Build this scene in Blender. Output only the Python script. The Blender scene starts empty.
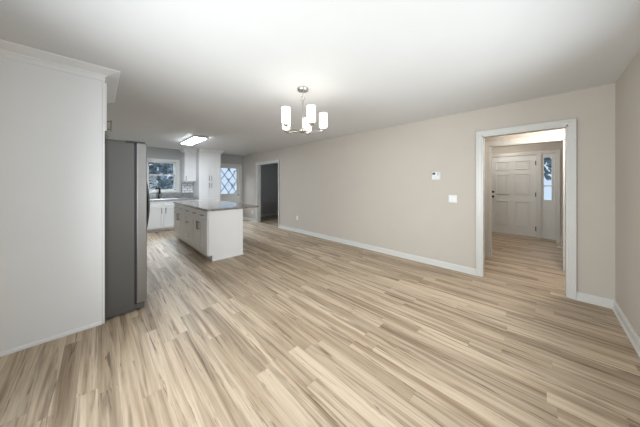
import bpy, bmesh, math, random
from mathutils import Vector, Matrix
random.seed(7)
SC = bpy.context.scene
COL = SC.collection
PI = math.pi
CEIL = 2.44

# ---------------------------------------------------------------- camera
cam_d = bpy.data.cameras.new('camera')
cam = bpy.data.objects.new('camera', cam_d)
COL.objects.link(cam)
cam.location = (0, 0, 1.348)
cam.rotation_euler = (PI/2, 0, -PI/4)
cam_d.sensor_fit = 'HORIZONTAL'
cam_d.sensor_width = 36.0
cam_d.lens = 36.0*222/640
cam_d.shift_y = -29.5/640
cam_d.clip_start = 0.02
SC.camera = cam

# ---------------------------------------------------------------- world, daylight, exposure
SC.view_settings.view_transform = 'Standard'
SC.view_settings.look = 'None'
SC.view_settings.gamma = 1
SC.view_settings.use_curve_mapping = False
SC.view_settings.exposure = 0.75
w = bpy.data.worlds.new('overcast_sky'); SC.world = w; w.use_nodes = True
bg = w.node_tree.nodes['Background']
bg.inputs[0].default_value = (0.72, 0.84, 1.0, 1)
bg.inputs[1].default_value = 0.6

def area(name, loc, rot, sx, sy, power, color, spread=110):
    d = bpy.data.lights.new(name, 'AREA'); d.shape = 'RECTANGLE'; d.size = sx; d.size_y = sy
    d.energy = power; d.color = color; d.spread = math.radians(spread)
    o = bpy.data.objects.new(name, d); COL.objects.link(o); o.location = loc; o.rotation_euler = rot
    return o
# daylight through kitchen and entry glass; dining, near and side-room windows are added fill
area('added_dining_fill', (-0.80, 1.25, 1.20), (0, -PI/2, 0), 1.3, 1.9, 42, (1.0, 0.97, 0.93), 130)
area('added_near_fill', (1.75, -0.72, 1.30), (PI/2, 0, 0), 1.8, 1.1, 22, (1.0, 0.97, 0.93), 140)
area('added_side_room_fill', (6.36, 6.9, 1.5), (0, PI/2, 0), 0.9, 0.8, 1.6, (0.68, 0.84, 1.0))
area('daylight_kitchen_window', (1.38, 9.2, 2.75), (-PI/2+0.75, 0, 0), 1.6, 1.0, 75, (0.80, 0.90, 1.0))
area('daylight_back_door', (3.43, 9.2, 2.75), (-PI/2+0.75, 0, 0), 1.2, 1.0, 50, (0.80, 0.88, 1.0))
area('daylight_entry_sidelight', (8.8, -0.10, 2.75), (0, PI/2-0.75, 0), 0.9, 0.6, 12, (0.85, 0.92, 1.0))

# ---------------------------------------------------------------- materials
def new_mat(name):
    m = bpy.data.materials.new(name); m.use_nodes = True
    return m, m.node_tree.nodes, m.node_tree.links, m.node_tree.nodes['Principled BSDF']

def mat(name, col, rough=0.5, metal=0.0, bump=0.0, bscale=200, var=0.03, spec=0.5):
    """paint / plastic / metal with a faint procedural mottling"""
    m, n, l, b = new_mat(name)
    b.inputs['Roughness'].default_value = rough
    b.inputs['Metallic'].default_value = metal
    b.inputs['Specular IOR Level'].default_value = spec
    tc = n.new('ShaderNodeTexCoord')
    no = n.new('ShaderNodeTexNoise'); no.inputs['Scale'].default_value = 3.0; no.inputs['Detail'].default_value = 3
    l.new(tc.outputs['Object'], no.inputs['Vector'])
    r = n.new('ShaderNodeValToRGB')
    r.color_ramp.elements[0].position = 0.3; r.color_ramp.elements[1].position = 0.7
    r.color_ramp.elements[0].color = (*[c*(1-var) for c in col], 1)
    r.color_ramp.elements[1].color = (*[min(1, c*(1+var)) for c in col], 1)
    l.new(no.outputs['Fac'], r.inputs['Fac']); l.new(r.outputs['Color'], b.inputs['Base Color'])
    if bump:
        n2 = n.new('ShaderNodeTexNoise'); n2.inputs['Scale'].default_value = bscale; n2.inputs['Detail'].default_value = 2
        l.new(tc.outputs['Object'], n2.inputs['Vector'])
        bp = n.new('ShaderNodeBump'); bp.inputs['Strength'].default_value = bump; bp.inputs['Distance'].default_value = 0.002
        l.new(n2.outputs['Fac'], bp.inputs['Height']); l.new(bp.outputs['Normal'], b.inputs['Normal'])
    return m

def brushed(name, col, rough, axis_scale):
    m, n, l, b = new_mat(name)
    b.inputs['Metallic'].default_value = 0.85; b.inputs['Roughness'].default_value = rough
    tc = n.new('ShaderNodeTexCoord'); mp = n.new('ShaderNodeMapping'); mp.inputs['Scale'].default_value = axis_scale
    no = n.new('ShaderNodeTexNoise'); no.inputs['Scale'].default_value = 1; no.inputs['Detail'].default_value = 4
    l.new(tc.outputs['Object'], mp.inputs['Vector']); l.new(mp.outputs['Vector'], no.inputs['Vector'])
    r = n.new('ShaderNodeValToRGB')
    r.color_ramp.elements[0].color = (*[c*0.92 for c in col], 1); r.color_ramp.elements[1].color = (*[c*1.06 for c in col], 1)
    l.new(no.outputs['Fac'], r.inputs['Fac']); l.new(r.outputs['Color'], b.inputs['Base Color'])
    return m

def emit(name, col, strength):
    m, n, l, b = new_mat(name)
    b.inputs['Base Color'].default_value = (0.9, 0.9, 0.88, 1)
    b.inputs['Roughness'].default_value = 0.4
    b.inputs['Emission Color'].default_value = (*col, 1)
    b.inputs['Emission Strength'].default_value = strength
    return m

def glass(name, tint=(0.93, 0.97, 1.0), refl=0.015):
    m = bpy.data.materials.new(name); m.use_nodes = True
    n, l = m.node_tree.nodes, m.node_tree.links
    n.clear()
    o = n.new('ShaderNodeOutputMaterial'); mx = n.new('ShaderNodeMixShader')
    t = n.new('ShaderNodeBsdfTransparent'); t.inputs[0].default_value = (*tint, 1)
    g = n.new('ShaderNodeBsdfGlossy'); g.inputs['Roughness'].default_value = 0.03
    mx.inputs[0].default_value = refl
    l.new(t.outputs[0], mx.inputs[1]); l.new(g.outputs[0], mx.inputs[2]); l.new(mx.outputs[0], o.inputs[0])
    return m

def plank_floor():
    m, n, l, b = new_mat('oak_plank_vinyl')
    b.inputs['Roughness'].default_value = 0.48
    b.inputs['Specular IOR Level'].default_value = 0.35
    tc = n.new('ShaderNodeTexCoord')
    sp = n.new('ShaderNodeSeparateXYZ'); l.new(tc.outputs['Object'], sp.inputs[0])
    def M(op, a, bb=None, c=None):
        k = n.new('ShaderNodeMath'); k.operation = op
        for i, v in enumerate((a, bb, c)):
            if v is None: continue
            if hasattr(v, 'links'): l.new(v, k.inputs[i])
            else: k.inputs[i].default_value = v
        return k.outputs[0]
    W, L = 0.098, 1.15
    u = M('DIVIDE', sp.outputs['X'], W)
    row = M('FLOOR', u)
    wn = n.new('ShaderNodeTexWhiteNoise'); wn.noise_dimensions = '1D'; l.new(row, wn.inputs['W'])
    v = M('ADD', M('DIVIDE', sp.outputs['Y'], L), M('MULTIPLY', wn.outputs['Value'], 7.3))
    colm = M('FLOOR', v)
    cid = n.new('ShaderNodeCombineXYZ'); l.new(row, cid.inputs[0]); l.new(colm, cid.inputs[1])
    w2 = n.new('ShaderNodeTexWhiteNoise'); w2.noise_dimensions = '2D'; l.new(cid.outputs[0], w2.inputs['Vector'])
    rnd = w2.outputs['Value']
    # grain coordinates: stretched along Y, shifted per plank
    def grain(sx, sy, det, rough, dist, off):
        cx = n.new('ShaderNodeCombineXYZ')
        l.new(M('ADD', M('MULTIPLY', sp.outputs['X'], sx), M('MULTIPLY', rnd, 37.0+off)), cx.inputs[0])
        l.new(M('ADD', M('MULTIPLY', sp.outputs['Y'], sy), M('MULTIPLY', rnd, 91.0+off)), cx.inputs[1])
        l.new(M('MULTIPLY', rnd, 13.0), cx.inputs[2])
        t = n.new('ShaderNodeTexNoise'); t.inputs['Scale'].default_value = 1
        t.inputs['Detail'].default_value = det; t.inputs['Roughness'].default_value = rough; t.inputs['Distortion'].default_value = dist
        l.new(cx.outputs[0], t.inputs['Vector'])
        return t.outputs['Fac']
    def ramp(fac, stops):
        r = n.new('ShaderNodeValToRGB'); e = r.color_ramp.elements
        e[0].position, e[0].color = stops[0][0], (*stops[0][1], 1)
        e[1].position, e[1].color = stops[-1][0], (*stops[-1][1], 1)
        for p, c in stops[1:-1]:
            k = e.new(p); k.color = (*c, 1)
        l.new(fac, r.inputs['Fac'])
        return r.outputs['Color']
    def mix(fac, a, bb, mode='MIX'):
        k = n.new('ShaderNodeMix'); k.data_type = 'RGBA'; k.blend_type = mode
        if hasattr(fac, 'links'): l.new(fac, k.inputs['Factor'])
        else: k.inputs['Factor'].default_value = fac
        for s, v_ in (('A', a), ('B', bb)):
            idx = 6 if s == 'A' else 7
            if hasattr(v_, 'links'): l.new(v_, k.inputs[idx])
            else: k.inputs[idx].default_value = (*v_, 1)
        return k.outputs[2]
    g1 = grain(14, 0.55, 4, 0.55, 0.5, 0)
    base = ramp(g1, [(0.30, FLOOR_D), (0.45, FLOOR_M), (0.58, FLOOR_L), (0.8, FLOOR_L)])
    # strip-to-strip tone
    tone = ramp(rnd, [(0.0, (0.80, 0.785, 0.765)), (0.4, (0.95, 0.945, 0.935)), (0.7, (1.03, 1.03, 1.03)), (1.0, (1.12, 1.125, 1.13))])
    c = mix(1.0, base, tone, 'MULTIPLY')
    # fine fibre
    g2 = grain(80, 2.2, 3, 0.6, 0.2, 5)
    c = mix(1.0, c, ramp(g2, [(0.3, (0.84, 0.83, 0.81)), (0.6, (1.04, 1.04, 1.04))]), 'MULTIPLY')
    # broad brown heartwood streaks
    g3 = grain(17, 0.65, 4, 0.6, 1.2, 11)
    st = ramp(g3, [(0.51, (0, 0, 0)), (0.64, (1, 1, 1))])
    c = mix(M('MULTIPLY', st, 0.60), c, FLOOR_S)
    # narrow dark cracks and knots
    g4 = grain(21, 0.85, 5, 0.66, 1.6, 23)
    kn = ramp(g4, [(0.585, (0, 0, 0)), (0.65, (1, 1, 1))])
    c = mix(M('MULTIPLY', kn, 0.75), c, FLOOR_K)
    # faint joints
    fu = M('FRACT', u); fv = M('FRACT', v)
    ju = M('LESS_THAN', M('MULTIPLY', M('MINIMUM', fu, M('SUBTRACT', 1.0, fu)), W), 0.0010)
    jv = M('LESS_THAN', M('MULTIPLY', M('MINIMUM', fv, M('SUBTRACT', 1.0, fv)), L), 0.0012)
    j = M('MAXIMUM', ju, jv)
    c = mix(M('MULTIPLY', j, 0.22), c, (0.12, 0.085, 0.055))
    l.new(c, b.inputs['Base Color'])
    bp = n.new('ShaderNodeBump'); bp.inputs['Strength'].default_value = 0.12; bp.inputs['Distance'].default_value = 0.001
    l.new(M('SUBTRACT', g2, j), bp.inputs['Height']); l.new(bp.outputs['Normal'], b.inputs['Normal'])
    return m

def granite(name, a, bb, cc, rough=0.16):
    m, n, l, b = new_mat(name)
    b.inputs['Roughness'].default_value = rough
    tc = n.new('ShaderNodeTexCoord')
    no = n.new('ShaderNodeTexNoise'); no.inputs['Scale'].default_value = 38; no.inputs['Detail'].default_value = 6; no.inputs['Roughness'].default_value = 0.7
    vo = n.new('ShaderNodeTexVoronoi'); vo.inputs['Scale'].default_value = 120
    l.new(tc.outputs['Object'], no.inputs['Vector']); l.new(tc.outputs['Object'], vo.inputs['Vector'])
    r = n.new('ShaderNodeValToRGB'); e = r.color_ramp.elements
    e[0].position = 0.33; e[0].color = (*a, 1); e[1].position = 0.68; e[1].color = (*cc, 1)
    k = e.new(0.5); k.color = (*bb, 1)
    l.new(no.outputs['Fac'], r.inputs['Fac'])
    mx = n.new('ShaderNodeMix'); mx.data_type = 'RGBA'; mx.blend_type = 'MULTIPLY'; mx.inputs['Factor'].default_value = 0.35
    l.new(r.outputs['Color'], mx.inputs[6]); l.new(vo.outputs['Color'], mx.inputs[7])
    l.new(mx.outputs[2], b.inputs['Base Color'])
    return m

def tiles():
    m, n, l, b = new_mat('subway_tile')
    b.inputs['Roughness'].default_value = 0.15
    tc = n.new('ShaderNodeTexCoord'); mp = n.new('ShaderNodeMapping'); mp.inputs['Rotation'].default_value = (PI/2, 0, 0)
    l.new(tc.outputs['Object'], mp.inputs['Vector'])
    br = n.new('ShaderNodeTexBrick')
    br.inputs['Color1'].default_value = (0.78, 0.79, 0.80, 1); br.inputs['Color2'].default_value = (0.72, 0.73, 0.75, 1)
    br.inputs['Mortar'].default_value = (0.16, 0.16, 0.17, 1)
    br.inputs['Scale'].default_value = 1; br.inputs['Brick Width'].default_value = 0.152; br.inputs['Row Height'].default_value = 0.076
    br.inputs['Mortar Size'].default_value = 0.005
    l.new(mp.outputs['Vector'], br.inputs['Vector']); l.new(br.outputs['Color'], b.inputs['Base Color'])
    return m

FLOOR_D = (0.315, 0.224, 0.145)
FLOOR_M = (0.485, 0.375, 0.265)
FLOOR_L = (0.58, 0.468, 0.345)
FLOOR_S = (0.175, 0.12, 0.078)
FLOOR_K = (0.075, 0.048, 0.03)

PAINT   = mat('greige_wall_paint', (0.54, 0.492, 0.435), 0.75, bump=0.06, bscale=260, var=0.012, spec=0.25)
PAINTK  = mat('wall_paint_cool_light_tint', (0.44, 0.44, 0.435), 0.75, bump=0.06, bscale=260, var=0.012, spec=0.25)  # greige wall greyed in its colour to stand for cooler kitchen light
CEILM   = mat('white_ceiling_paint', (0.70, 0.70, 0.695), 0.85, bump=0.05, bscale=180, var=0.01, spec=0.2)
TRIM    = mat('white_trim_paint', (0.635, 0.625, 0.595), 0.35, var=0.01)
CAB     = mat('white_cabinet_paint', (0.78, 0.775, 0.765), 0.38, var=0.01)
DOORM   = mat('white_door_paint', (0.72, 0.72, 0.70), 0.38, var=0.01)
GRANI   = granite('island_granite', (0.12, 0.10, 0.085), (0.27, 0.24, 0.21), (0.46, 0.43, 0.39))
GRANK   = granite('counter_granite', (0.16, 0.16, 0.16), (0.33, 0.33, 0.325), (0.54, 0.53, 0.52))
TILE    = tiles()
STEEL   = brushed('stainless_steel', (0.46, 0.45, 0.44), 0.36, (3, 3, 120))
STEELD  = brushed('dark_stainless_steel', (0.25, 0.24, 0.23), 0.45, (3, 3, 120))
FSIDE   = mat('grey_fridge_side', (0.105, 0.10, 0.094), 0.45, 0.25, bump=0.05, bscale=400, var=0.02)
DARK    = mat('dark_plastic', (0.025, 0.025, 0.027), 0.5)
HANDLE  = mat('dark_handle_metal', (0.05, 0.05, 0.052), 0.32, 0.7)
PULL    = mat('dark_nickel_pull', (0.20, 0.18, 0.155), 0.32, 0.8)
BLACKM  = mat('black_metal', (0.03, 0.028, 0.026), 0.35, 0.6)
NICKEL  = mat('brushed_nickel', (0.62, 0.60, 0.57), 0.22, 1.0)
WHITEP  = mat('white_plastic', (0.72, 0.72, 0.72), 0.4, var=0.01)
LCD     = mat('grey_display', (0.07, 0.075, 0.08), 0.25)
GREYP = mat('grey_end_cap', (0.42, 0.42, 0.42), 0.5)  # plain grey plastic of fixture end caps and thermostat buttons
SHADE   = emit('lit_opal_glass', (1.0, 0.95, 0.88), 1.7)
DIFF    = emit('lit_diffuser', (0.82, 0.91, 1.0), 38.0)
HALLG   = emit('lit_hall_globe', (1.0, 0.93, 0.84), 14.0)
GLASS   = glass('window_glass')
LEAD    = mat('grey_lattice', (0.20, 0.21, 0.23), 0.5)
FLOORM  = plank_floor()
CONC    = mat('pale_concrete', (0.55, 0.55, 0.54), 0.9, bump=0.2, bscale=60, var=0.08)
BARK    = mat('bark', (0.13, 0.10, 0.08), 0.9, bump=0.5, bscale=40, var=0.2)
LEAF    = mat('dull_green_leaf', (0.17, 0.22, 0.23), 0.7, var=0.3)
LEAF2   = mat('grey_green_leaf', (0.30, 0.36, 0.37), 0.7, var=0.3)
ORN     = mat('white_painted_iron', (0.66, 0.64, 0.60), 0.45)

# ---------------------------------------------------------------- mesh helpers
ROOT = {}
def rootloc(o):
    while o.parent: o = o.parent
    return Vector(o.location)

def obj(name, bm, material, parent=None, smooth=False, origin=None):
    off = rootloc(parent) if parent else (Vector(origin) if origin else None)
    if off is not None:
        bmesh.ops.translate(bm, verts=bm.verts, vec=-off)
    bmesh.ops.recalc_face_normals(bm, faces=bm.faces)
    me = bpy.data.meshes.new(name); bm.to_mesh(me); bm.free()
    if smooth:
        me.shade_smooth()
        me.set_sharp_from_angle(angle=math.radians(35))
    me.materials.append(material)
    o = bpy.data.objects.new(name, me); COL.objects.link(o)
    if parent: o.parent = parent
    elif origin: o.location = origin
    return o

def thing(name, label, cat, loc, group=None):
    o = bpy.data.objects.new(name, None); COL.objects.link(o); o.location = loc
    o.empty_display_size = 0.1
    o['label'] = label; o['category'] = cat
    if group: o['group'] = group
    return o

def tag(o, label, cat, group=None):
    o['label'] = label; o['category'] = cat
    if group: o['group'] = group
    return o

def struct(name, bm, m, label=None, cat=None):
    o = obj(name, bm, m); o['kind'] = 'structure'
    if label: o['label'] = label
    if cat: o['category'] = cat
    return o

def B(): return bmesh.new()

def box(bm, x0, x1, y0, y1, z0, z1, bev=0.0):
    x0, x1 = sorted((x0, x1)); y0, y1 = sorted((y0, y1)); z0, z1 = sorted((z0, z1))
    vs = [bm.verts.new(p) for p in ((x0,y0,z0),(x1,y0,z0),(x1,y1,z0),(x0,y1,z0),(x0,y0,z1),(x1,y0,z1),(x1,y1,z1),(x0,y1,z1))]
    fs = [bm.faces.new([vs[i] for i in q]) for q in ((0,3,2,1),(4,5,6,7),(0,1,5,4),(1,2,6,5),(2,3,7,6),(3,0,4,7))]
    if bev:
        es = list({e for f in fs for e in f.edges})
        bmesh.ops.bevel(bm, geom=es, offset=bev, segments=2, affect='EDGES', profile=0.5)
    return bm

def tube(bm, pts, r, seg=10, caps=True):
    pts = [Vector(p) for p in pts]
    rings = []
    up = None
    for i, p in enumerate(pts):
        a = pts[max(0, i-1)]; c = pts[min(len(pts)-1, i+1)]
        t = (c-a).normalized()
        if up is None:
            ref = Vector((0,0,1)) if abs(t.z) < 0.9 else Vector((1,0,0))
            up = (ref - t*ref.dot(t)).normalized()
        else:
            up = (up - t*up.dot(t)).normalized()
        s = t.cross(up)
        rr = r[i] if isinstance(r, (list, tuple)) else r
        rings.append([bm.verts.new(p + (up*math.cos(k*2*PI/seg) + s*math.sin(k*2*PI/seg))*rr) for k in range(seg)])
    for a, b in zip(rings, rings[1:]):
        for k in range(seg):
            bm.faces.new((a[k], a[(k+1)%seg], b[(k+1)%seg], b[k]))
    if caps:
        bm.faces.new(rings[0][::-1]); bm.faces.new(rings[-1])
    return bm

def lathe(bm, prof, cx, cy, seg=28, closed=False):
    """prof: list of (r, z); revolve about the vertical through (cx, cy)"""
    rings = []
    for r, z in prof:
        if r < 1e-6: rings.append([bm.verts.new((cx, cy, z))])
        else: rings.append([bm.verts.new((cx+r*math.cos(k*2*PI/seg), cy+r*math.sin(k*2*PI/seg), z)) for k in range(seg)])
    pairs = list(zip(rings, rings[1:]))
    if closed: pairs.append((rings[-1], rings[0]))
    for a, b in pairs:
        for k in range(seg):
            k2 = (k+1) % seg
            if len(a) == 1 and len(b) == 1: continue
            if len(a) == 1: bm.faces.new((a[0], b[k], b[k2]))
            elif len(b) == 1: bm.faces.new((a[k], a[k2], b[0]))
            else: bm.faces.new((a[k], a[k2], b[k2], b[k]))
    return bm

def sweep(bm, prof, path, closed=False):
    """prof: (offset outwards, z) polygon; path: list of (x,y) with mitred corners, outward = right of travel"""
    n = len(path); rings = []
    for i, p in enumerate(path):
        p = Vector(p)
        def nrm(a, b):
            d = (Vector(b)-Vector(a)).normalized(); return Vector((d.y, -d.x))
        ns = []
        if i > 0: ns.append(nrm(path[i-1], path[i]))
        if i < n-1: ns.append(nrm(path[i], path[i+1]))
        m = sum(ns, Vector((0, 0))).normalized()
        m = m / max(0.2, m.dot(ns[0]))
        rings.append([bm.verts.new((p.x+m.x*o, p.y+m.y*o, z)) for o, z in prof])
    k = len(prof)
    for a, b in zip(rings, rings[1:]):
        for j in range(k):
            bm.faces.new((a[j], a[(j+1)%k], b[(j+1)%k], b[j]))
    bm.faces.new(rings[0]); bm.faces.new(rings[-1][::-1])
    return bm

def mapbox(bm, plane, face, sgn, a0, a1, z0, z1, d0, d1, bev=0.0):
    """box on a vertical plane. plane 'X': normal along x at x=face, a = y. plane 'Y': normal along y, a = x. depth d measured along sgn"""
    if plane == 'X': return box(bm, face+sgn*d0, face+sgn*d1, a0, a1, z0, z1, bev)
    return box(bm, a0, a1, face+sgn*d0, face+sgn*d1, z0, z1, bev)

def shaker(bm, plane, face, sgn, a0, a1, z0, z1, t=0.02, st=0.057, rec=0.012):
    a0, a1 = sorted((a0, a1))
    st = min(st, (z1-z0)*0.3)
    mapbox(bm, plane, face, sgn, a0, a0+st, z0, z1, 0, t, 0.0015)
    mapbox(bm, plane, face, sgn, a1-st, a1, z0, z1, 0, t, 0.0015)
    mapbox(bm, plane, face, sgn, a0+st, a1-st, z0, z0+st, 0, t, 0.0015)
    mapbox(bm, plane, face, sgn, a0+st, a1-st, z1-st, z1, 0, t, 0.0015)
    mapbox(bm, plane, face, sgn, a0+st-0.001, a1-st+0.001, z0+st-0.001, z1-st+0.001, 0.001, t-rec)
    return bm

def pull(parent, plane, face, sgn, a, z, length, vertical, m=None):
    """bar pull: bar on two posts"""
    bm = B(); h = length/2
    def P(aa, zz, d):
        return (face+sgn*d, aa, zz) if plane == 'X' else (aa, face+sgn*d, zz)
    if vertical:
        tube(bm, [P(a, z-h, 0.032), P(a, z+h, 0.032)], 0.0065, 8)
        for s in (-1, 1): tube(bm, [P(a, z+s*h*0.72, 0), P(a, z+s*h*0.72, 0.032)], 0.005, 8)
    else:
        tube(bm, [P(a-h, z, 0.032), P(a+h, z, 0.032)], 0.0065, 8)
        for s in (-1, 1): tube(bm, [P(a+s*h*0.72, z, 0), P(a+s*h*0.72, z, 0.032)], 0.005, 8)
    return obj('handle', bm, m or PULL, parent, smooth=True)

# ---------------------------------------------------------------- structure
XA, XA2 = 3.95, 4.07           # long wall
YR = -0.56                     # right wall
YF = 8.15                      # far exterior wall
XL = -0.66                     # left wall
XH, XH2 = 5.10, 5.20           # hall / foyer partition
XD = 7.78                      # front door wall
D1 = (-0.22, 0.622, 2.05)     # near opening in long wall: y0, y1, head
D2 = (5.77, 7.06, 2.03)        # far opening
D3 = (-0.25, 0.68, 2.045)      # partition opening

struct('floor', box(B(), XL-0.15, XD+0.12, -1.6, YF+0.15, -0.12, 0), FLOORM)
struct('ceiling', box(B(), XL-0.15, XD+0.12, -1.6, YF+0.15, CEIL, CEIL+0.12), CEILM)

bm = B()      # long wall with two openings
for y0, y1, z0, z1 in ((-1.6, D1[0], 0, CEIL), (D1[0], D1[1], D1[2], CEIL), (D1[1], D2[0], 0, CEIL), (D2[0], D2[1], D2[2], CEIL), (D2[1], YF, 0, CEIL)):
    box(bm, XA, XA2, y0, y1, z0, z1)
bmesh.ops.remove_doubles(bm, verts=bm.verts, dist=1e-4)
struct('wall_right', bm, PAINT)
WN = (0.8, 2.7, 0.7, 2.2)       # unseen opening added in the near wall to let fill light in
bm = B()
for x0, x1, z0, z1 in ((XL-0.12, WN[0], 0, CEIL), (WN[0], WN[1], 0, WN[2]), (WN[0], WN[1], WN[3], CEIL), (WN[1], XA, 0, CEIL)):
    box(bm, x0, x1, YR-0.12, YR, z0, z1)
struct('wall_near', bm, PAINT)

WY = (0.25, 2.25, 0.25, 2.2)    # unseen window opening added in left wall as a light source
bm = B()
for y0, y1, z0, z1 in ((YR, WY[0], 0, CEIL), (WY[0], WY[1], 0, WY[2]), (WY[0], WY[1], WY[3], CEIL), (WY[1], YF, 0, CEIL)):
    box(bm, XL-0.12, XL, y0, y1, z0, z1)
struct('wall_left', bm, PAINT)

W1 = (0.995, 1.755, 1.12, 2.06)   # kitchen window rough opening x0 x1 z0 z1
BD = (3.03, 3.83, 2.03)         # back door opening
bm = B()
for x0, x1, z0, z1 in ((XL-0.12, W1[0], 0, CEIL), (W1[0], W1[1], 0, W1[2]), (W1[0], W1[1], W1[3], CEIL), (W1[1], BD[0], 0, CEIL), (BD[0], BD[1], BD[2], CEIL), (BD[1], XD+0.12, 0, CEIL)):
    box(bm, x0, x1, YF, YF+0.12, z0, z1)
struct('wall_back', bm, PAINTK)

bm = B()      # hall partition with cased opening
for y0, y1, z0, z1 in ((-1.6, D3[0], 0, CEIL), (D3[0], D3[1], D3[2], CEIL), (D3[1], 4.6, 0, CEIL)):
    box(bm, XH, XH2, y0, y1, z0, z1)
struct('wall_hall', bm, PAINT)
FD = (0.09, 1.045, 2.11)        # front door opening (y0,y1,head)
SL = (-0.24, 0.02, 2.11)        # sidelight opening
bm = B()
for y0, y1, z0, z1 in ((-1.6, SL[0], 0, CEIL), (SL[0], FD[1], FD[2], CEIL), (FD[1], 4.6, 0, CEIL), (SL[1], FD[0], 0, FD[2])):
    box(bm, XD, XD+0.12, y0, y1, z0, z1)
struct('wall_front', bm, PAINT)
struct('wall_foyer', box(B(), XH2, XD, -0.50, -0.40, 0, CEIL), PAINT)
struct('wall_hall_end', box(B(), XA2, XD, -1.72, -1.6, 0, CEIL), PAINT)
struct('wall_hall_far', box(B(), XA2, XD, 4.6, 4.72, 0, CEIL), PAINT)
bm = B()
for y0, y1, z0, z1 in ((4.72, 6.4, 0, CEIL), (6.4, 7.4, 0, 1.05), (6.4, 7.4, 1.95, CEIL), (7.4, YF, 0, CEIL)):
    box(bm, 6.2, 6.32, y0, y1, z0, z1)
struct('wall_side_room', bm, PAINT)

# base mouldings
BASE = [(0, 0.0), (0.026, 0.0), (0.026, 0.010), (0.016, 0.022), (0.014, 0.074), (0.006, 0.092), (0, 0.094)]
def baseboard(name, path):
    return struct(name, sweep(B(), BASE, path), TRIM)
CW = 0.064
baseboard('baseboard_right', [(XA, D2[0]-CW), (XA, D1[1]+CW)][::-1][::-1])
baseboard('baseboard_near', [(XA, D1[0]-CW), (XA, YR), (XL, YR)])
baseboard('baseboard_back', [(BD[1]+0.06, YF), (XA, YF), (XA, D2[1]+CW)])
baseboard('baseboard_hall', [(XH, 4.6), (XH, D3[1]+CW)])
baseboard('baseboard_side_room', [(XA2, YF), (6.2, YF)])
baseboard('baseboard_foyer', [(XD, -0.40), (XH2, -0.40)])
baseboard('baseboard_left', [(XL, YR), (XL, 2.98)])

# casings: frame of profiled boards round an opening, both legs and head, plus the jamb lining
def casing(name, plane, face, sgn, a0, a1, head, w=0.064, jamb=None, legs_to=0.0):
    bm = B()
    def leg(x0, x1, z0, z1, d):
        mapbox(bm, plane, face, sgn, x0, x1, z0, z1, 0.0, d, 0.002)
    for s, a in ((-1, a0), (1, a1)):
        e = a + s*w
        leg(a, e, legs_to, head+w, 0.012)
        leg(a+s*w*0.55, e, legs_to, head+w, 0.019)
        leg(a+s*w*0.84, e, legs_to, head+w, 0.024)
    leg(a0, a1, head, head+w, 0.012)
    leg(a0-w*0.55, a1+w*0.55, head+w*0.55, head+w, 0.019)
    leg(a0-w*0.84, a1+w*0.84, head+w*0.84, head+w, 0.024)
    if jamb:   # lining depth behind the face
        for x0, x1, z0, z1 in ((a0-0.001, a0+0.018, 0, head), (a1-0.018, a1+0.001, 0, head), (a0, a1, head-0.018, head+0.001)):
            mapbox(bm, plane, face, -sgn, x0, x1, z0, z1, -0.004, jamb+0.004, 0.0015)
    return struct(name, bm, TRIM)
casing('trim_1', 'X', XA, -1, *D1, jamb=0.12)
casing('trim_2', 'X', XA, -1, *D2, jamb=0.12)
casing('trim_3', 'X', XH, -1, *D3, w=0.085, jamb=0.10)
casing('trim_4', 'X', XA2, 1, *D1)
casing('trim_5', 'X', XH2, 1, *D3)

# ---------------------------------------------------------------- kitchen window (window_1)
bm = B()
x0, x1, z0, z1 = W1
mapbox(bm, 'Y', YF, -1, x0-0.075, x0+0.01, z0-0.05, z1+0.045, 0, 0.018, 0.002)
mapbox(bm, 'Y', YF, -1, x1-0.01, x1+0.075, z0-0.05, z1+0.045, 0, 0.018, 0.002)
mapbox(bm, 'Y', YF, -1, x0, x1, z1-0.01, z1+0.045, 0, 0.018, 0.002)
mapbox(bm, 'Y', YF, -1, x0-0.075, x1+0.075, z0-0.03, z0, 0, 0.05, 0.003)
mapbox(bm, 'Y', YF, -1, x0-0.065, x1+0.065, z0-0.06, z0-0.03, 0, 0.016, 0.002)
for a, b, c, d in ((x0, x0+0.03, z0, z1), (x1-0.03, x1, z0, z1), (x0, x1, z0, z0+0.03), (x0, x1, z1-0.03, z1)):
    box(bm, a, b, YF+0.0, YF+0.12, c, d)
win = struct('window_1', bm, TRIM)
zm = 1.62
for nm, za, zb, yy in (('upper_sash', zm-0.018, z1-0.03, YF+0.07), ('lower_sash', z0+0.03, zm+0.018, YF+0.035)):
    bm = B()
    a, b = x0+0.03, x1-0.03
    box(bm, a, a+0.035, yy, yy+0.03, za, zb); box(bm, b-0.035, b, yy, yy+0.03, za, zb)
    box(bm, a, b, yy, yy+0.03, za, za+0.036); box(bm, a, b, yy, yy+0.03, zb-0.036, zb)
    s = obj(nm, bm, TRIM, win)
    obj('pane', box(B(), a+0.03, b-0.03, yy+0.012, yy+0.018, za+0.03, zb-0.03), GLASS, s)

# unseen window added in the left wall (added_window_2), a made-up source of daylight
bm = B()
y0, y1, z0, z1 = WY
for a, b, c, d in ((y0-0.07, y0, z0-0.07, z1+0.07), (y1, y1+0.07, z0-0.07, z1+0.07), (y0, y1, z1, z1+0.07), (y0, y1, z0-0.07, z0)):
    box(bm, XL, XL+0.018, a, b, c, d, 0.002)
for a, b, c, d in ((y0, y0+0.05, z0, z1), (y1-0.05, y1, z0, z1), (y0, y1, z0, z0+0.05), (y0, y1, z1-0.05, z1), ((y0+y1)/2-0.03, (y0+y1)/2+0.03, z0, z1)):
    box(bm, XL-0.10, XL-0.03, a, b, c, d)
win2 = struct('added_window_2', bm, TRIM)
obj('pane', box(B(), XL-0.07, XL-0.064, y0+0.04, y1-0.04, z0+0.04, z1-0.04), GLASS, win2)

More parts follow.
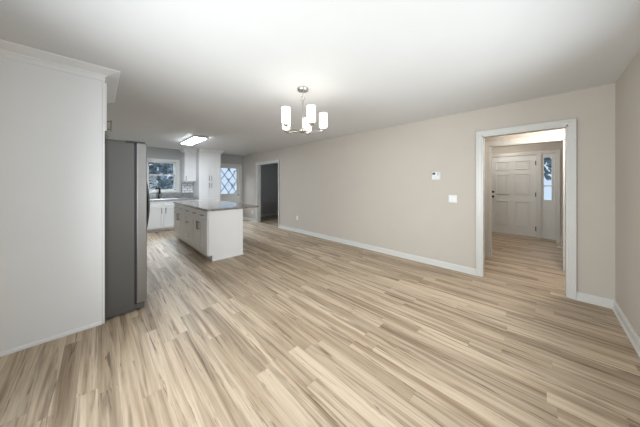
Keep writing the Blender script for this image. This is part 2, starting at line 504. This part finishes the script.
# unseen windows added for fill light: one (added_window_4) in the near wall, and one in the side room (added_window_5)
def plain_window(name, plane, face, sgn, a0, a1, z0, z1):
    bm = B()
    for a, b, c, d in ((a0-0.07, a0, z0-0.07, z1+0.07), (a1, a1+0.07, z0-0.07, z1+0.07), (a0, a1, z1, z1+0.07), (a0, a1, z0-0.07, z0)):
        mapbox(bm, plane, face, sgn, a, b, c, d, 0, 0.018, 0.002)
    for a, b, c, d in ((a0, a0+0.05, z0, z1), (a1-0.05, a1, z0, z1), (a0, a1, z0, z0+0.05), (a0, a1, z1-0.05, z1), ((a0+a1)/2-0.03, (a0+a1)/2+0.03, z0, z1)):
        mapbox(bm, plane, face, -sgn, a, b, c, d, 0.03, 0.10)
    o = struct(name, bm, TRIM)
    bm = B(); mapbox(bm, plane, face, -sgn, a0+0.04, a1-0.04, z0+0.04, z1-0.04, 0.06, 0.066); obj('pane', bm, GLASS, o)
plain_window('added_window_4', 'Y', YR, 1, *WN)
plain_window('added_window_5', 'X', 6.2, -1, 6.4, 7.4, 1.05, 1.95)

# ---------------------------------------------------------------- back door (door_2) with diamond lattice glass
def clip_line(p, d, r):
    (x0, x1, z0, z1) = r; t0, t1 = -9, 9
    for pp, dd, lo, hi in ((p[0], d[0], x0, x1), (p[1], d[1], z0, z1)):
        a, b = (lo-pp)/dd, (hi-pp)/dd
        if a > b: a, b = b, a
        t0, t1 = max(t0, a), min(t1, b)
    if t1 - t0 < 0.02: return None
    return (p[0]+d[0]*t0, p[1]+d[1]*t0), (p[0]+d[0]*t1, p[1]+d[1]*t1)

x0, x1, hd = BD
gl = (3.13, 3.70, 1.00, 1.93)
bm = B()
yy = YF + 0.035
for a, b, c, d in ((x0+0.02, gl[0], 0.01, hd-0.02), (gl[1], x1-0.02, 0.01, hd-0.02), (gl[0], gl[1], 0.01, gl[2]), (gl[0], gl[1], gl[3], hd-0.02)):
    box(bm, a, b, yy, yy+0.045, c, d)
for a, b, c, d in ((gl[0]-0.03, gl[0], gl[2]-0.03, gl[3]+0.03), (gl[1], gl[1]+0.03, gl[2]-0.03, gl[3]+0.03), (gl[0], gl[1], gl[3], gl[3]+0.03), (gl[0], gl[1], gl[2]-0.03, gl[2])):
    box(bm, a, b, yy-0.012, yy, c, d, 0.003)
for a, b in ((3.15, 3.38), (3.45, 3.68)):
    box(bm, a, b, yy-0.008, yy, 0.18, 0.84, 0.006)
bdoor = struct('door_2', bm, DOORM)
obj('pane', box(B(), gl[0]-0.005, gl[1]+0.005, yy+0.018, yy+0.024, gl[2]-0.005, gl[3]+0.005), GLASS, bdoor)
bm = B()
gw, gh = 0.30, 0.43
cxm, czm = (gl[0]+gl[1])/2, (gl[2]+gl[3])/2
for sgn in (1, -1):
    for k in range(-6, 7):
        d = Vector((gw, sgn*gh)).normalized()
        q = clip_line((cxm + k*gw, czm), (d.x, d.y), gl)
        if q:
            (ax, az), (bx_, bz) = q
            tube(bm, [(ax, yy+0.006, az), (bx_, yy+0.006, bz)], 0.015, 6)
obj('lattice', bm, LEAD, bdoor)
bm = B(); lathe(bm, [(0, 0), (0.03, 0.0), (0.03, 0.008), (0.012, 0.012), (0.012, 0.035), (0.028, 0.045), (0.028, 0.06), (0.0, 0.068)], 0, 0, 18)
bmesh.ops.rotate(bm, verts=bm.verts, cent=(0,0,0), matrix=Matrix.Rotation(PI/2, 3, 'X')); bmesh.ops.translate(bm, verts=bm.verts, vec=(3.765, yy, 0.93))
obj('door_knob', bm, NICKEL, bdoor, smooth=True)
casing('trim_6', 'Y', YF, -1, *BD, w=0.06, jamb=0.12)

# ---------------------------------------------------------------- front door (door_1) six panels, and sidelight (window_3)
casing('trim_7', 'X', XD, -1, SL[0], FD[1], FD[2], w=0.065)
bm = B()
y0, y1, hd = FD
for a, b in ((SL[0]-0.001, SL[0]+0.025), (SL[1]-0.012, SL[1]+0.001), (FD[0]-0.001, FD[0]+0.012), (FD[1]-0.012, FD[1]+0.001)):
    box(bm, XD-0.004, XD+0.12, a, b, 0, hd)
box(bm, XD-0.004, XD+0.12, SL[0], FD[1], hd-0.02, hd+0.001)
box(bm, XD-0.012, XD, SL[1]-0.005, FD[0]+0.005, 0, hd, 0.002)
struct('trim_8', bm, TRIM)
bm = B()
XF = XD + 0.03
a0, a1 = FD[0]+0.014, FD[1]-0.014
box(bm, XF, XF+0.044, a0, a1, 0.012, hd-0.022)
st = 0.115; mid = (a0+a1)/2
for ya, yb in ((a0+st, mid-0.055), (mid+0.055, a1-st)):
    for za, zb in ((0.25, 0.90), (1.07, 1.62), (1.73, 1.965)):
        # raised moulding ring and raised field
        for p, q, r, s in ((ya, ya+0.028, za, zb), (yb-0.028, yb, za, zb), (ya+0.028, yb-0.028, za, za+0.028), (ya+0.028, yb-0.028, zb-0.028, zb)):
            box(bm, XF-0.022, XF+0.001, p, q, r, s, 0.006)
        box(bm, XF-0.007, XF+0.001, ya+0.05, yb-0.05, za+0.05, zb-0.05, 0.006)
fdoor = struct('door_1', bm, DOORM)
for z in (1.0, 1.13):
    bm = B()
    pr = [(0, 0), (0.032, 0.0), (0.032, 0.01), (0.02, 0.018), (0.012, 0.02)]
    pr += [(0.012, 0.04), (0.028, 0.048), (0.03, 0.062), (0.02, 0.072), (0, 0.074)] if z < 1.05 else [(0.012, 0.026), (0, 0.028)]
    lathe(bm, pr, 0, 0, 18)
    bmesh.ops.rotate(bm, verts=bm.verts, cent=(0,0,0), matrix=Matrix.Rotation(-PI/2, 3, 'Y')); bmesh.ops.translate(bm, verts=bm.verts, vec=(XF, a1-0.06, z))
    obj('door_knob' if z < 1.05 else 'deadbolt', bm, BLACKM, fdoor, smooth=True)
for z in (0.22, 1.08, 1.88):
    bm = B(); tube(bm, [(XF-0.014, a0+0.004, z-0.055), (XF-0.014, a0+0.004, z+0.055)], 0.012, 8)
    obj('hinge', bm, BLACKM, fdoor)
# sidelight
g = (-0.165, -0.035, 0.955, 2.0)
bm = B()
b0, b1 = SL[0]+0.025, SL[1]-0.012
for p, q, r, s in ((b0, g[0], 0.0, hd-0.02), (g[1], b1, 0.0, hd-0.02), (g[0], g[1], 0.0, g[2]), (g[0], g[1], g[3], hd-0.02)):
    box(bm, XF, XF+0.044, p, q, r, s)
for p, q, r, s in ((g[0]-0.018, g[0], g[2]-0.018, g[3]+0.018), (g[1], g[1]+0.018, g[2]-0.018, g[3]+0.018), (g[0], g[1], g[3], g[3]+0.018), (g[0], g[1], g[2]-0.018, g[2]), (g[0], g[1], 1.285, 1.315)):
    box(bm, XF-0.01, XF+0.01, p, q, r, s, 0.002)
for za, zb in ((0.2, 0.72),):
    for p, q, r, s in ((g[0], g[0]+0.015, za, zb), (g[1]-0.015, g[1], za, zb), (g[0], g[1], za, za+0.015), (g[0], g[1], zb-0.015, zb)):
        box(bm, XF-0.008, XF+0.001, p, q, r, s, 0.003)
sl = struct('window_3', bm, DOORM)
obj('pane', box(B(), XF+0.018, XF+0.024, g[0]-0.005, g[1]+0.005, g[2]-0.005, g[3]+0.005), GLASS, sl)

# ---------------------------------------------------------------- refrigerator enclosure: tall end panel, cabinet over, crown
t = thing('refrigerator_cabinet', 'tall white end panel and cabinet with crown moulding around the stainless refrigerator', 'cabinet', (-0.3, 3.0, 0))
PX = 0.046; PB = 4.02
bm = B()
box(bm, XL+0.004, PX-0.018, 3.0, 3.018, 0.0, 2.345)
obj('end_panel', bm, CAB, t)
bm = B(); box(bm, PX-0.017, PX, 2.994, 3.02, 0.0, 2.345, 0.0015)
obj('panel_stile', bm, CAB, t)
bm = B(); box(bm, XL+0.004, PX-0.018, PB-0.018, PB, 0.0, 2.345); obj('end_panel', bm, CAB, t)
bm = B(); box(bm, XL+0.004, PX-0.006, 3.019, PB-0.019, 1.86, 2.345); obj('upper_box', bm, CAB, t)
for k, (ya, yb) in enumerate(((3.026, 3.515), (3.521, PB-0.01))):
    bm = B(); shaker(bm, 'X', PX-0.005, 1, ya, yb, 1.87, 2.335)
    d = obj('door', bm, CAB, t)
    pull(d, 'X', PX+0.015, 1, ya+0.02 if k == 0 else yb-0.04, 1.93, 0.11, True)
bm = B(); box(bm, XL+0.004, PX+0.004, 2.992, PB+0.004, 2.343, 2.405, 0.0015); obj('frieze', bm, CAB, t)
CROWN = [(0.0, 2.385), (0.010, 2.385), (0.013, 2.397), (0.040, 2.408), (0.075, 2.421), (0.098, 2.430), (0.105, 2.4395), (0.0, 2.4395)]
CROWNL = [(0.0, 2.335), (0.010, 2.335), (0.014, 2.355), (0.040, 2.38), (0.062, 2.41), (0.078, 2.422), (0.080, 2.4395), (0.0, 2.4395)]
bm = B(); sweep(bm, CROWN, [(XL+0.004, 2.992), (PX+0.004, 2.992), (PX+0.004, PB+0.004)]); obj('crown_moulding', bm, CAB, t)
bm = B(); sweep(bm, [(0, 0), (0.014, 0), (0.014, 0.018), (0.006, 0.03), (0, 0.03)], [(XL+0.004, 3.0), (PX-0.019, 3.0)]); obj('shoe_moulding', bm, CAB, t)

# refrigerator
t = thing('refrigerator', 'stainless steel refrigerator with dark grey side beside the tall white panel', 'refrigerator', (0.0, 3.5, 0))
FY0, FY1 = 3.035, 3.945
bm = B(); box(bm, -0.52, 0.272, FY0, FY1, 0.02, 1.775, 0.004); obj('body', bm, FSIDE, t)
bm = B(); box(bm, 0.27, 0.292, FY0+0.012, FY1-0.012, 0.075, 1.765); obj('door_gasket', bm, DARK, t)
fm = (FY0+FY1)/2
for ya, yb in ((FY0, fm-0.002), (fm+0.002, FY1)):
    bm = B(); box(bm, 0.290, 0.376, ya, yb, 0.078, 1.785, 0.008)
    d = obj('door', bm, STEELD, t)
    hy = fm - 0.035 if ya < 3.4 else fm + 0.035
    bm = B()
    pts = [(0.376 + 0.07*math.sin(PI*k/14)**0.75, hy, 0.66 + 0.86*k/14) for k in range(15)]
    tube(bm, pts, 0.012, 10)
    obj('handle', bm, HANDLE, d, smooth=True)
bm = B(); box(bm, 0.25, 0.355, FY0+0.01, FY1-0.01, 0.018, 0.07, 0.004); obj('base_grille', bm, FSIDE, t)
for y in (FY0+0.012, FY1-0.082):
    bm = B(); box(bm, 0.20, 0.365, y, y+0.07, 1.774, 1.80, 0.004); obj('hinge_cover', bm, DARK, t)
    bm = B(); box(bm, 0.05, 0.20, y, y+0.09, 1.774, 1.796, 0.004); obj('hinge_cover', bm, FSIDE, t)
    for x in (-0.45, 0.31):
        bm = B(); tube(bm, [(x, y+0.035, 0.0), (x, y+0.035, 0.025)], 0.022, 12); obj('foot', bm, DARK, t)

# ---------------------------------------------------------------- cabinets on the back wall
def base_cab(name, label, x0, x1, kind):
    t = thing(name, label, 'cabinet', ((x0+x1)/2, 7.85, 0), 'white base cabinets under the window')
    fy = 7.56
    bm = B(); box(bm, x0, x1, fy, YF-0.002, 0.10, 0.878); obj('body', bm, CAB, t)
    bm = B(); box(bm, x0, x1, fy+0.075, fy+0.09, 0.0, 0.10); obj('toe_kick', bm, CAB, t)
    n = 2 if x1-x0 > 0.5 else 1
    w_ = (x1-x0)/n
    for k in range(n):
        a, b = x0+k*w_+0.003, x0+(k+1)*w_-0.003
        bm = B(); shaker(bm, 'Y', fy, -1, a, b, 0.715, 0.865, st=0.045); obj('drawer_front', bm, CAB, t)
        bm = B(); shaker(bm, 'Y', fy, -1, a, b, 0.112, 0.706); d = obj('door', bm, CAB, t)
        px = (b-0.045 if k == 0 else a+0.045) if n == 2 else a+0.045
        pull(d, 'Y', fy-0.02, -1, px, 0.60, 0.16, True)
    return t
base_cab('base_cabinet', 'white two-door sink base cabinet under the kitchen window', 0.85, 1.77, 2)
base_cab('base_cabinet', 'narrow white base cabinet between sink base and tall pantry', 1.772, 2.212, 1)
base_cab('base_cabinet', 'white base cabinet left of the sink, behind the refrigerator', 0.0, 0.848, 2)

t = thing('countertop', 'grey speckled stone countertop with short backsplash under the kitchen window', 'countertop', (1.1, 7.85, 0.88))
bm = B(); box(bm, -0.02, 2.214, 7.515, YF-0.002, 0.879, 0.91, 0.004); obj('slab', bm, GRANK, t)
bm = B(); box(bm, -0.02, 2.214, YF-0.024, YF-0.002, 0.91, 1.065, 0.002); obj('backsplash', bm, GRANK, t)
t = thing('sink', 'stainless kitchen sink rim set in the grey counter below the faucet', 'sink', (1.315, 7.8, 0.911))
bm = B()
sx0, sx1, sy0, sy1 = 0.95, 1.68, 7.60, 8.00
for a, b, c, d in ((sx0, sx1, sy0, sy0+0.025), (sx0, sx1, sy1-0.025, sy1), (sx0, sx0+0.025, sy0+0.025, sy1-0.025), (sx1-0.025, sx1, sy0+0.025, sy1-0.025)):
    box(bm, a, b, c, d, 0.9105, 0.916, 0.001)
obj('rim', bm, STEEL, t)
obj('basin', box(B(), sx0+0.02, sx1-0.02, sy0+0.02, sy1-0.02, 0.9105, 0.912), DARK, t)

t = thing('faucet', 'dark gooseneck kitchen faucet in front of the window', 'faucet', (1.285, 8.05, 0.91))
bm = B(); lathe(bm, [(0, 0.9105), (0.028, 0.9105), (0.028, 0.925), (0.018, 0.95), (0.018, 1.0), (0, 1.0)], 1.285, 8.06, 18); obj('base', bm, BLACKM, t, smooth=True)
bm = B()
pts = [(1.285, 8.06, 1.0), (1.285, 8.06, 1.18)] + [(1.285, 8.06-0.075*(1-math.cos(a)), 1.18+0.075*math.sin(a)) for a in [PI*k/8 for k in range(1, 9)]] + [(1.285, 7.91, 1.12)]
tube(bm, pts, 0.012, 10); tube(bm, [(1.285, 7.91, 1.135), (1.285, 7.91, 1.06)], 0.017, 10)
obj('spout', bm, BLACKM, t, smooth=True)
bm = B(); tube(bm, [(1.30, 8.06, 0.975), (1.335, 8.06, 0.98), (1.365, 8.05, 1.04)], 0.008, 8); obj('lever', bm, BLACKM, t, smooth=True)

# tile field with dark edge strip
bm = B(); box(bm, 1.90, 2.218, YF-0.010, YF-0.0005, 1.066, 1.45)
struct('wall_tile', bm, TILE)
bm = B(); box(bm, 1.888, 1.899, YF-0.014, YF-0.0005, 1.066, 1.38)
struct('trim_9', bm, DARK)

# upper cabinet
t = thing('upper_cabinet', 'white wall cabinet with single door between window and tall pantry', 'cabinet', (2.0, 8.0, 1.43))
UX0, UX1 = 1.90, 2.218
bm = B(); box(bm, UX0, UX1, 7.84, YF-0.001, 1.43, 2.436); obj('body', bm, CAB, t)
bm = B(); shaker(bm, 'Y', 7.84, -1, UX0+0.003, UX1-0.003, 1.435, 2.335, st=0.05); d = obj('door', bm, CAB, t)
pull(d, 'Y', 7.82, -1, UX0+0.03, 1.53, 0.14, True)
bm = B(); sweep(bm, CROWNL, [(UX0, YF-0.002), (UX0, 7.82), (UX1, 7.82)][::1]); obj('crown_moulding', bm, CAB, t)

# pantry
t = thing('pantry_cabinet', 'tall white four-door pantry cabinet beside the back door', 'cabinet', (2.5, 7.85, 0))
QX0, QX1, QF = 2.22, 2.875, 7.55
bm = B(); box(bm, QX0, QX1, QF, YF-0.001, 0.10, 2.436); obj('body', bm, CAB, t)
bm = B(); box(bm, QX0, QX1, QF+0.07, QF+0.085, 0.0, 0.10); obj('toe_kick', bm, CAB, t)
qm = (QX0+QX1)/2
for a, b, s in ((QX0+0.003, qm-0.002, 1), (qm+0.002, QX1-0.003, -1)):
    px = b-0.035 if s == 1 else a+0.035
    bm = B(); shaker(bm, 'Y', QF, -1, a, b, 1.435, 2.335); d = obj('door', bm, CAB, t)
    pull(d, 'Y', QF-0.02, -1, px, 1.535, 0.16, True)
    bm = B(); shaker(bm, 'Y', QF, -1, a, b, 0.115, 1.427); d = obj('door', bm, CAB, t)
    pull(d, 'Y', QF-0.02, -1, px, 1.30, 0.16, True)
bm = B(); sweep(bm, CROWNL, [(QX0, QF-0.02), (QX1+0.002, QF-0.02), (QX1+0.002, YF-0.002)]); obj('crown_moulding', bm, CAB, t)

# ---------------------------------------------------------------- island
t = thing('island_cabinet', 'white kitchen island cabinet with drawers and doors facing the refrigerator', 'cabinet', (1.65, 5.25, 0))
IX0, IX1, IY0, IY1 = 1.348, 1.965, 4.06, 6.45
bm = B(); box(bm, IX0, IX1, IY0+0.02, IY1, 0.10, 0.878); box(bm, IX0+0.07, IX1, IY0+0.02, IY1, 0.0, 0.101); obj('body', bm, CAB, t)
bm = B()
box(bm, IX0-0.002, IX1+0.002, IY0, IY0+0.021, 0.10, 0.878, 0.0015); box(bm, IX0+0.06, IX1+0.002, IY0, IY0+0.021, 0.0, 0.10)
obj('end_panel', bm, CAB, t)
bm = B(); box(bm, IX0-0.0045, IX0+0.03, IY0-0.005, IY0, 0.10, 0.878, 0.001); obj('corner_stile', bm, CAB, t)
bm = B(); sweep(bm, [(0, 0), (0.012, 0), (0.012, 0.014), (0.004, 0.022), (0, 0.022)], [(IX0+0.06, IY0), (IX1+0.002, IY0), (IX1+0.002, IY1)]); obj('shoe_moulding', bm, CAB, t)
FX = IX0
def idrawer(a, b, z0, z1):
    bm = B(); shaker(bm, 'X', FX, -1, a+0.003, b-0.003, z0, z1, st=0.045)
    d = obj('drawer', bm, CAB, t); pull(d, 'X', FX-0.02, -1, (a+b)/2, (z0+z1)/2, 0.15, False)
def idoor(a, b, z0, z1, pa):
    bm = B(); shaker(bm, 'X', FX, -1, a+0.003, b-0.003, z0, z1)
    d = obj('door', bm, CAB, t); pull(d, 'X', FX-0.02, -1, pa, z1-0.12, 0.16, True)
for a, b in ((IY0+0.02, 4.51), (4.51, 4.95), (5.45, 5.95), (5.95, IY1)):
    idrawer(a, b, 0.715, 0.866)
for m_, a, b in ((4.51, IY0+0.02, 4.95), (5.95, 5.45, IY1)):
    idoor(a, m_, 0.112, 0.706, m_-0.045); idoor(m_, b, 0.112, 0.706, m_+0.045)
idrawer(4.95, 5.45, 0.715, 0.866); idrawer(4.95, 5.45, 0.415, 0.706); idrawer(4.95, 5.45, 0.112, 0.406)
bm = B(); box(bm, 1.315, 2.285, 4.025, 6.485, 0.8785, 0.914, 0.004)
tag(obj('island_countertop', bm, GRANI, origin=(1.8, 5.25, 0.879)), 'brown-grey polished granite slab lying on the white island cabinet', 'countertop')

# ---------------------------------------------------------------- chandelier
CXC, CYC = 1.655, 1.931
t = thing('chandelier', 'brushed nickel chandelier with five lit white glass cylinder shades', 'chandelier', (CXC, CYC, 2.44))
bm = B(); lathe(bm, [(0, 2.4395), (0.066, 2.4395), (0.066, 2.425), (0.058, 2.412), (0.02, 2.408), (0, 2.406)], CXC, CYC, 28); obj('canopy', bm, NICKEL, t, smooth=True)
bm = B()
tube(bm, [(CXC, CYC, 2.41), (CXC, CYC, 2.345)], 0.006, 10)
ring = [(CXC+0.022*math.cos(a)*0.707, CYC-0.022*math.cos(a)*0.707, 2.325+0.024*math.sin(a)) for a in [2*PI*k/16 for k in range(17)]]
tube(bm, ring, 0.0045, 8)
tube(bm, [(CXC, CYC, 2.304), (CXC, CYC, 1.965)], 0.009, 10)
obj('stem', bm, NICKEL, t, smooth=True)
bm = B(); lathe(bm, [(0, 1.985), (0.014, 1.985), (0.02, 1.972), (0.042, 1.965), (0.046, 1.955), (0.046, 1.945), (0.03, 1.936), (0.012, 1.930), (0.0, 1.924)], CXC, CYC, 24); obj('hub', bm, NICKEL, t, smooth=True)
AR = 0.235
for k in range(5):
    ang = math.radians(-45 + 8 + 72*k)     # relative to camera right
    dx, dy = math.cos(ang), math.sin(ang)
    sx, sy = CXC+dx*AR, CYC+dy*AR
    bm = B()
    tube(bm, [(CXC+dx*0.03, CYC+dy*0.03, 1.955), (CXC+dx*0.10, CYC+dy*0.10, 1.953), (CXC+dx*0.20, CYC+dy*0.20, 1.955), (CXC+dx*0.228, CYC+dy*0.228, 1.962), (sx, sy, 1.98)], 0.007, 10)
    arm = obj('arm', bm, NICKEL, t, smooth=True)
    bm = B(); lathe(bm, [(0, 1.965), (0.012, 1.966), (0.028, 1.975), (0.03, 1.99), (0.02, 1.997), (0.02, 2.03), (0, 2.03)], sx, sy, 20); obj('socket_cup', bm, NICKEL, arm, smooth=True)
    bm = B(); lathe(bm, [(0.022, 1.998), (0.041, 2.0), (0.046, 2.008), (0.046, 2.163), (0.043, 2.163), (0.043, 2.01), (0.022, 2.003)], sx, sy, 28, closed=True)
    obj('glass_shade', bm, SHADE, arm, smooth=True)

# ---------------------------------------------------------------- ceiling fixture in the kitchen
t = thing('ceiling_light', 'rectangular white fluorescent fixture glowing on the kitchen ceiling', 'ceiling light', (1.66, 6.05, 2.44))
lx0, lx1, ly0, ly1 = 1.53, 1.79, 5.44, 6.66
bm = B(); box(bm, lx0, lx1, ly0+0.012, ly1-0.012, 2.408, 2.4395, 0.003); obj('housing', bm, WHITEP, t)
bm = B(); box(bm, lx0+0.012, lx1-0.012, ly0+0.014, ly1-0.014, 2.394, 2.408, 0.005); obj('diffuser', bm, DIFF, t)
for y in (ly0, ly1-0.012):
    bm = B(); box(bm, lx0, lx1, y, y+0.012, 2.390, 2.4395, 0.002); obj('end_cap', bm, GREYP, t)

# hall ceiling lamp, behind the near wall's head
t = thing('hall_ceiling_light', 'round flush lamp on the hall ceiling behind the near doorway head', 'ceiling light', (4.45, -0.35, 2.44))
bm = B(); lathe(bm, [(0, 2.4395), (0.15, 2.4395), (0.15, 2.42), (0.145, 2.415), (0, 2.415)], 4.45, -0.35, 28); obj('pan', bm, NICKEL, t, smooth=True)
bm = B(); lathe(bm, [(0.14, 2.415), (0.135, 2.39), (0.10, 2.355), (0.05, 2.337), (0, 2.333)], 4.45, -0.35, 28); obj('globe', bm, HALLG, t, smooth=True)
def lamp_point(name, loc, power, col, r):
    d = bpy.data.lights.new(name, 'POINT'); d.energy = power; d.color = col; d.shadow_soft_size = r
    o = bpy.data.objects.new(name, d); COL.objects.link(o); o.location = loc
lamp_point('hall_lamp_glow', (4.45, -0.35, 2.27), 18, (1.0, 0.93, 0.84), 0.06)
t = thing('added_foyer_light', 'unseen round lamp added on the foyer ceiling to light the front door', 'ceiling light', (6.9, 0.7, 2.44))  # unseen lamp, added to brighten the foyer and its door
bm = B(); lathe(bm, [(0, 2.4395), (0.15, 2.4395), (0.15, 2.42), (0.145, 2.415), (0, 2.415)], 6.9, 0.7, 28); obj('pan', bm, NICKEL, t, smooth=True)
bm = B(); lathe(bm, [(0.14, 2.415), (0.135, 2.39), (0.10, 2.355), (0.05, 2.337), (0, 2.333)], 6.9, 0.7, 28); obj('globe', bm, HALLG, t, smooth=True)
lamp_point('added_foyer_glow', (6.9, 0.7, 2.27), 7, (1.0, 0.95, 0.88), 0.06)

# ---------------------------------------------------------------- wall devices
t = thing('thermostat', 'white thermostat with small grey display on the beige wall', 'thermostat', (XA, 1.235, 1.46))
bm = B(); box(bm, XA-0.008, XA-0.0005, 1.167, 1.302, 1.415, 1.550, 0.002); obj('back_plate', bm, WHITEP, t)
bm = B(); box(bm, XA-0.034, XA-0.008, 1.172, 1.297, 1.424, 1.546, 0.006); obj('case', bm, WHITEP, t)
bm = B(); box(bm, XA-0.036, XA-0.033, 1.238, 1.284, 1.502, 1.535, 0.001); obj('display', bm, LCD, t)
for k in range(2):
    bm = B(); box(bm, XA-0.0365, XA-0.033, 1.188, 1.212, 1.515-0.025*k, 1.53-0.025*k, 0.001); obj('button', bm, GREYP, t)

def plate(name, label, cat, face_pt, plane, sgn, w_, h_, kind):
    x, y, z = face_pt
    t = thing(name, label, cat, face_pt)
    a, f = (y, x) if plane == 'X' else (x, y)
    bm = B(); mapbox(bm, plane, f, sgn, a-w_/2, a+w_/2, z-h_/2, z+h_/2, 0.0005, 0.007, 0.002); obj('cover_plate', bm, WHITEP, t)
    if kind == 'switch':
        for s in (-1, 1):
            bm = B(); mapbox(bm, plane, f, sgn, a+s*0.023-0.0165, a+s*0.023+0.0165, z-0.033, z+0.033, 0.006, 0.011, 0.001); obj('rocker', bm, CAB, t)
    else:
        for s in (-1, 1):
            bm = B(); mapbox(bm, plane, f, sgn, a-0.017, a+0.017, z+s*0.02-0.014, z+s*0.02+0.014, 0.006, 0.009, 0.001); r = obj('receptacle', bm, CAB, t)
            bm = B()
            for q in (-0.006, 0.006): mapbox(bm, plane, f, sgn, a+q-0.001, a+q+0.001, z+s*0.02-0.004, z+s*0.02+0.006, 0.0085, 0.0094)
            obj('slot', bm, DARK, r)
plate('light_switch', 'white double rocker switch plate left of the near doorway', 'light switch', (XA, 0.992, 1.115), 'X', -1, 0.116, 0.116, 'switch')
plate('power_outlet', 'white outlet cover low on the long beige wall', 'outlet', (XA, 4.85, 0.40), 'X', -1, 0.07, 0.115, 'outlet')
plate('power_outlet', 'white outlet plate low on the wall past the island', 'outlet', (XA, 7.42, 0.33), 'X', -1, 0.07, 0.115, 'outlet')

# white scrolled iron ornament at the foot of the foyer wall
OX = 6.90
t = thing('scroll_doorstop', 'small white scrolled iron ornament against the foyer right wall', 'ornament', (OX, -0.31, 0))
def spiral(cx, cz, r0, turns, a0, sg):
    return [(OX, cx+sg*(r0*(1-k/26*0.8))*math.cos(a0+k/26*turns*2*PI), cz+(r0*(1-k/26*0.8))*math.sin(a0+k/26*turns*2*PI)) for k in range(27)]
bm = B()
tube(bm, spiral(-0.30, 0.20, 0.052, 1.4, -PI/2, 1), 0.012, 8)
tube(bm, spiral(-0.27, 0.11, 0.052, 1.4, PI/2, -1), 0.012, 8)
tube(bm, spiral(-0.33, 0.065, 0.042, 1.2, PI/2, 1), 0.012, 8)
obj('scroll', bm, ORN, t, smooth=True)
bm = B(); tube(bm, [(OX, -0.36, 0.012), (OX, -0.36, 0.24)], 0.010, 8); box(bm, OX-0.05, OX+0.05, -0.385, -0.235, 0.0, 0.014, 0.003); obj('stand', bm, ORN, t)

# ---------------------------------------------------------------- outdoors seen through the glass
bm = B(); box(bm, -12, 20, 8.4, 30, -0.5, -0.35); o = struct('ground_back', bm, CONC)
bm = B(); box(bm, 8.05, 30, -14, 8.3, -0.5, -0.35); o = struct('ground_front', bm, CONC)
def tree(x, y, h, r, label, leafm, nl=900, size=0.22, base=0.1):
    t = thing('garden_tree', label, 'tree', (x, y, -0.35))
    bm = B(); tube(bm, [(x, y, -0.36), (x+0.05, y, h*0.4), (x, y+0.05, h*0.8)], [0.14, 0.10, 0.03], 8); obj('trunk', bm, BARK, t)
    bm = B()
    for i in range(nl):
        z = random.random()
        rad = r*math.sqrt(random.random())*(0.35+0.65*math.sin(PI*min(1, 0.15+z*0.85)))
        a = random.random()*2*PI
        c = Vector((x+rad*math.cos(a), y+rad*math.sin(a), base+z*h))
        n = Vector((random.gauss(0,1), random.gauss(0,1), random.gauss(0,1))).normalized()
        u = n.orthogonal().normalized()*size*random.uniform(0.5, 1.1); v = n.cross(u)*0.5
        bm.faces.new([bm.verts.new(c+p) for p in (u, v, -u, -v)])
    obj('foliage', bm, leafm, t)
tree(1.2, 15.0, 3.6, 1.6, 'dark leafy tree seen through the left half of the kitchen window', LEAF, 1600)
tree(4.3, 19.5, 4.8, 1.8, 'grey-green tree seen through the right half of the kitchen window', LEAF2, 1500)
tree(0.2, 21.0, 5.2, 2.2, 'tall grey-green tree farthest behind the kitchen window', LEAF2, 1800)
tree(7.6, 15.5, 3.2, 1.2, 'thin pale tree seen through the diamond-lattice door glass', LEAF2, 160, 0.16, 0.6)
tree(16.6, -0.6, 4.6, 1.2, 'leafy tree seen through the entry sidelight', LEAF, 700, 0.2, 1.6)
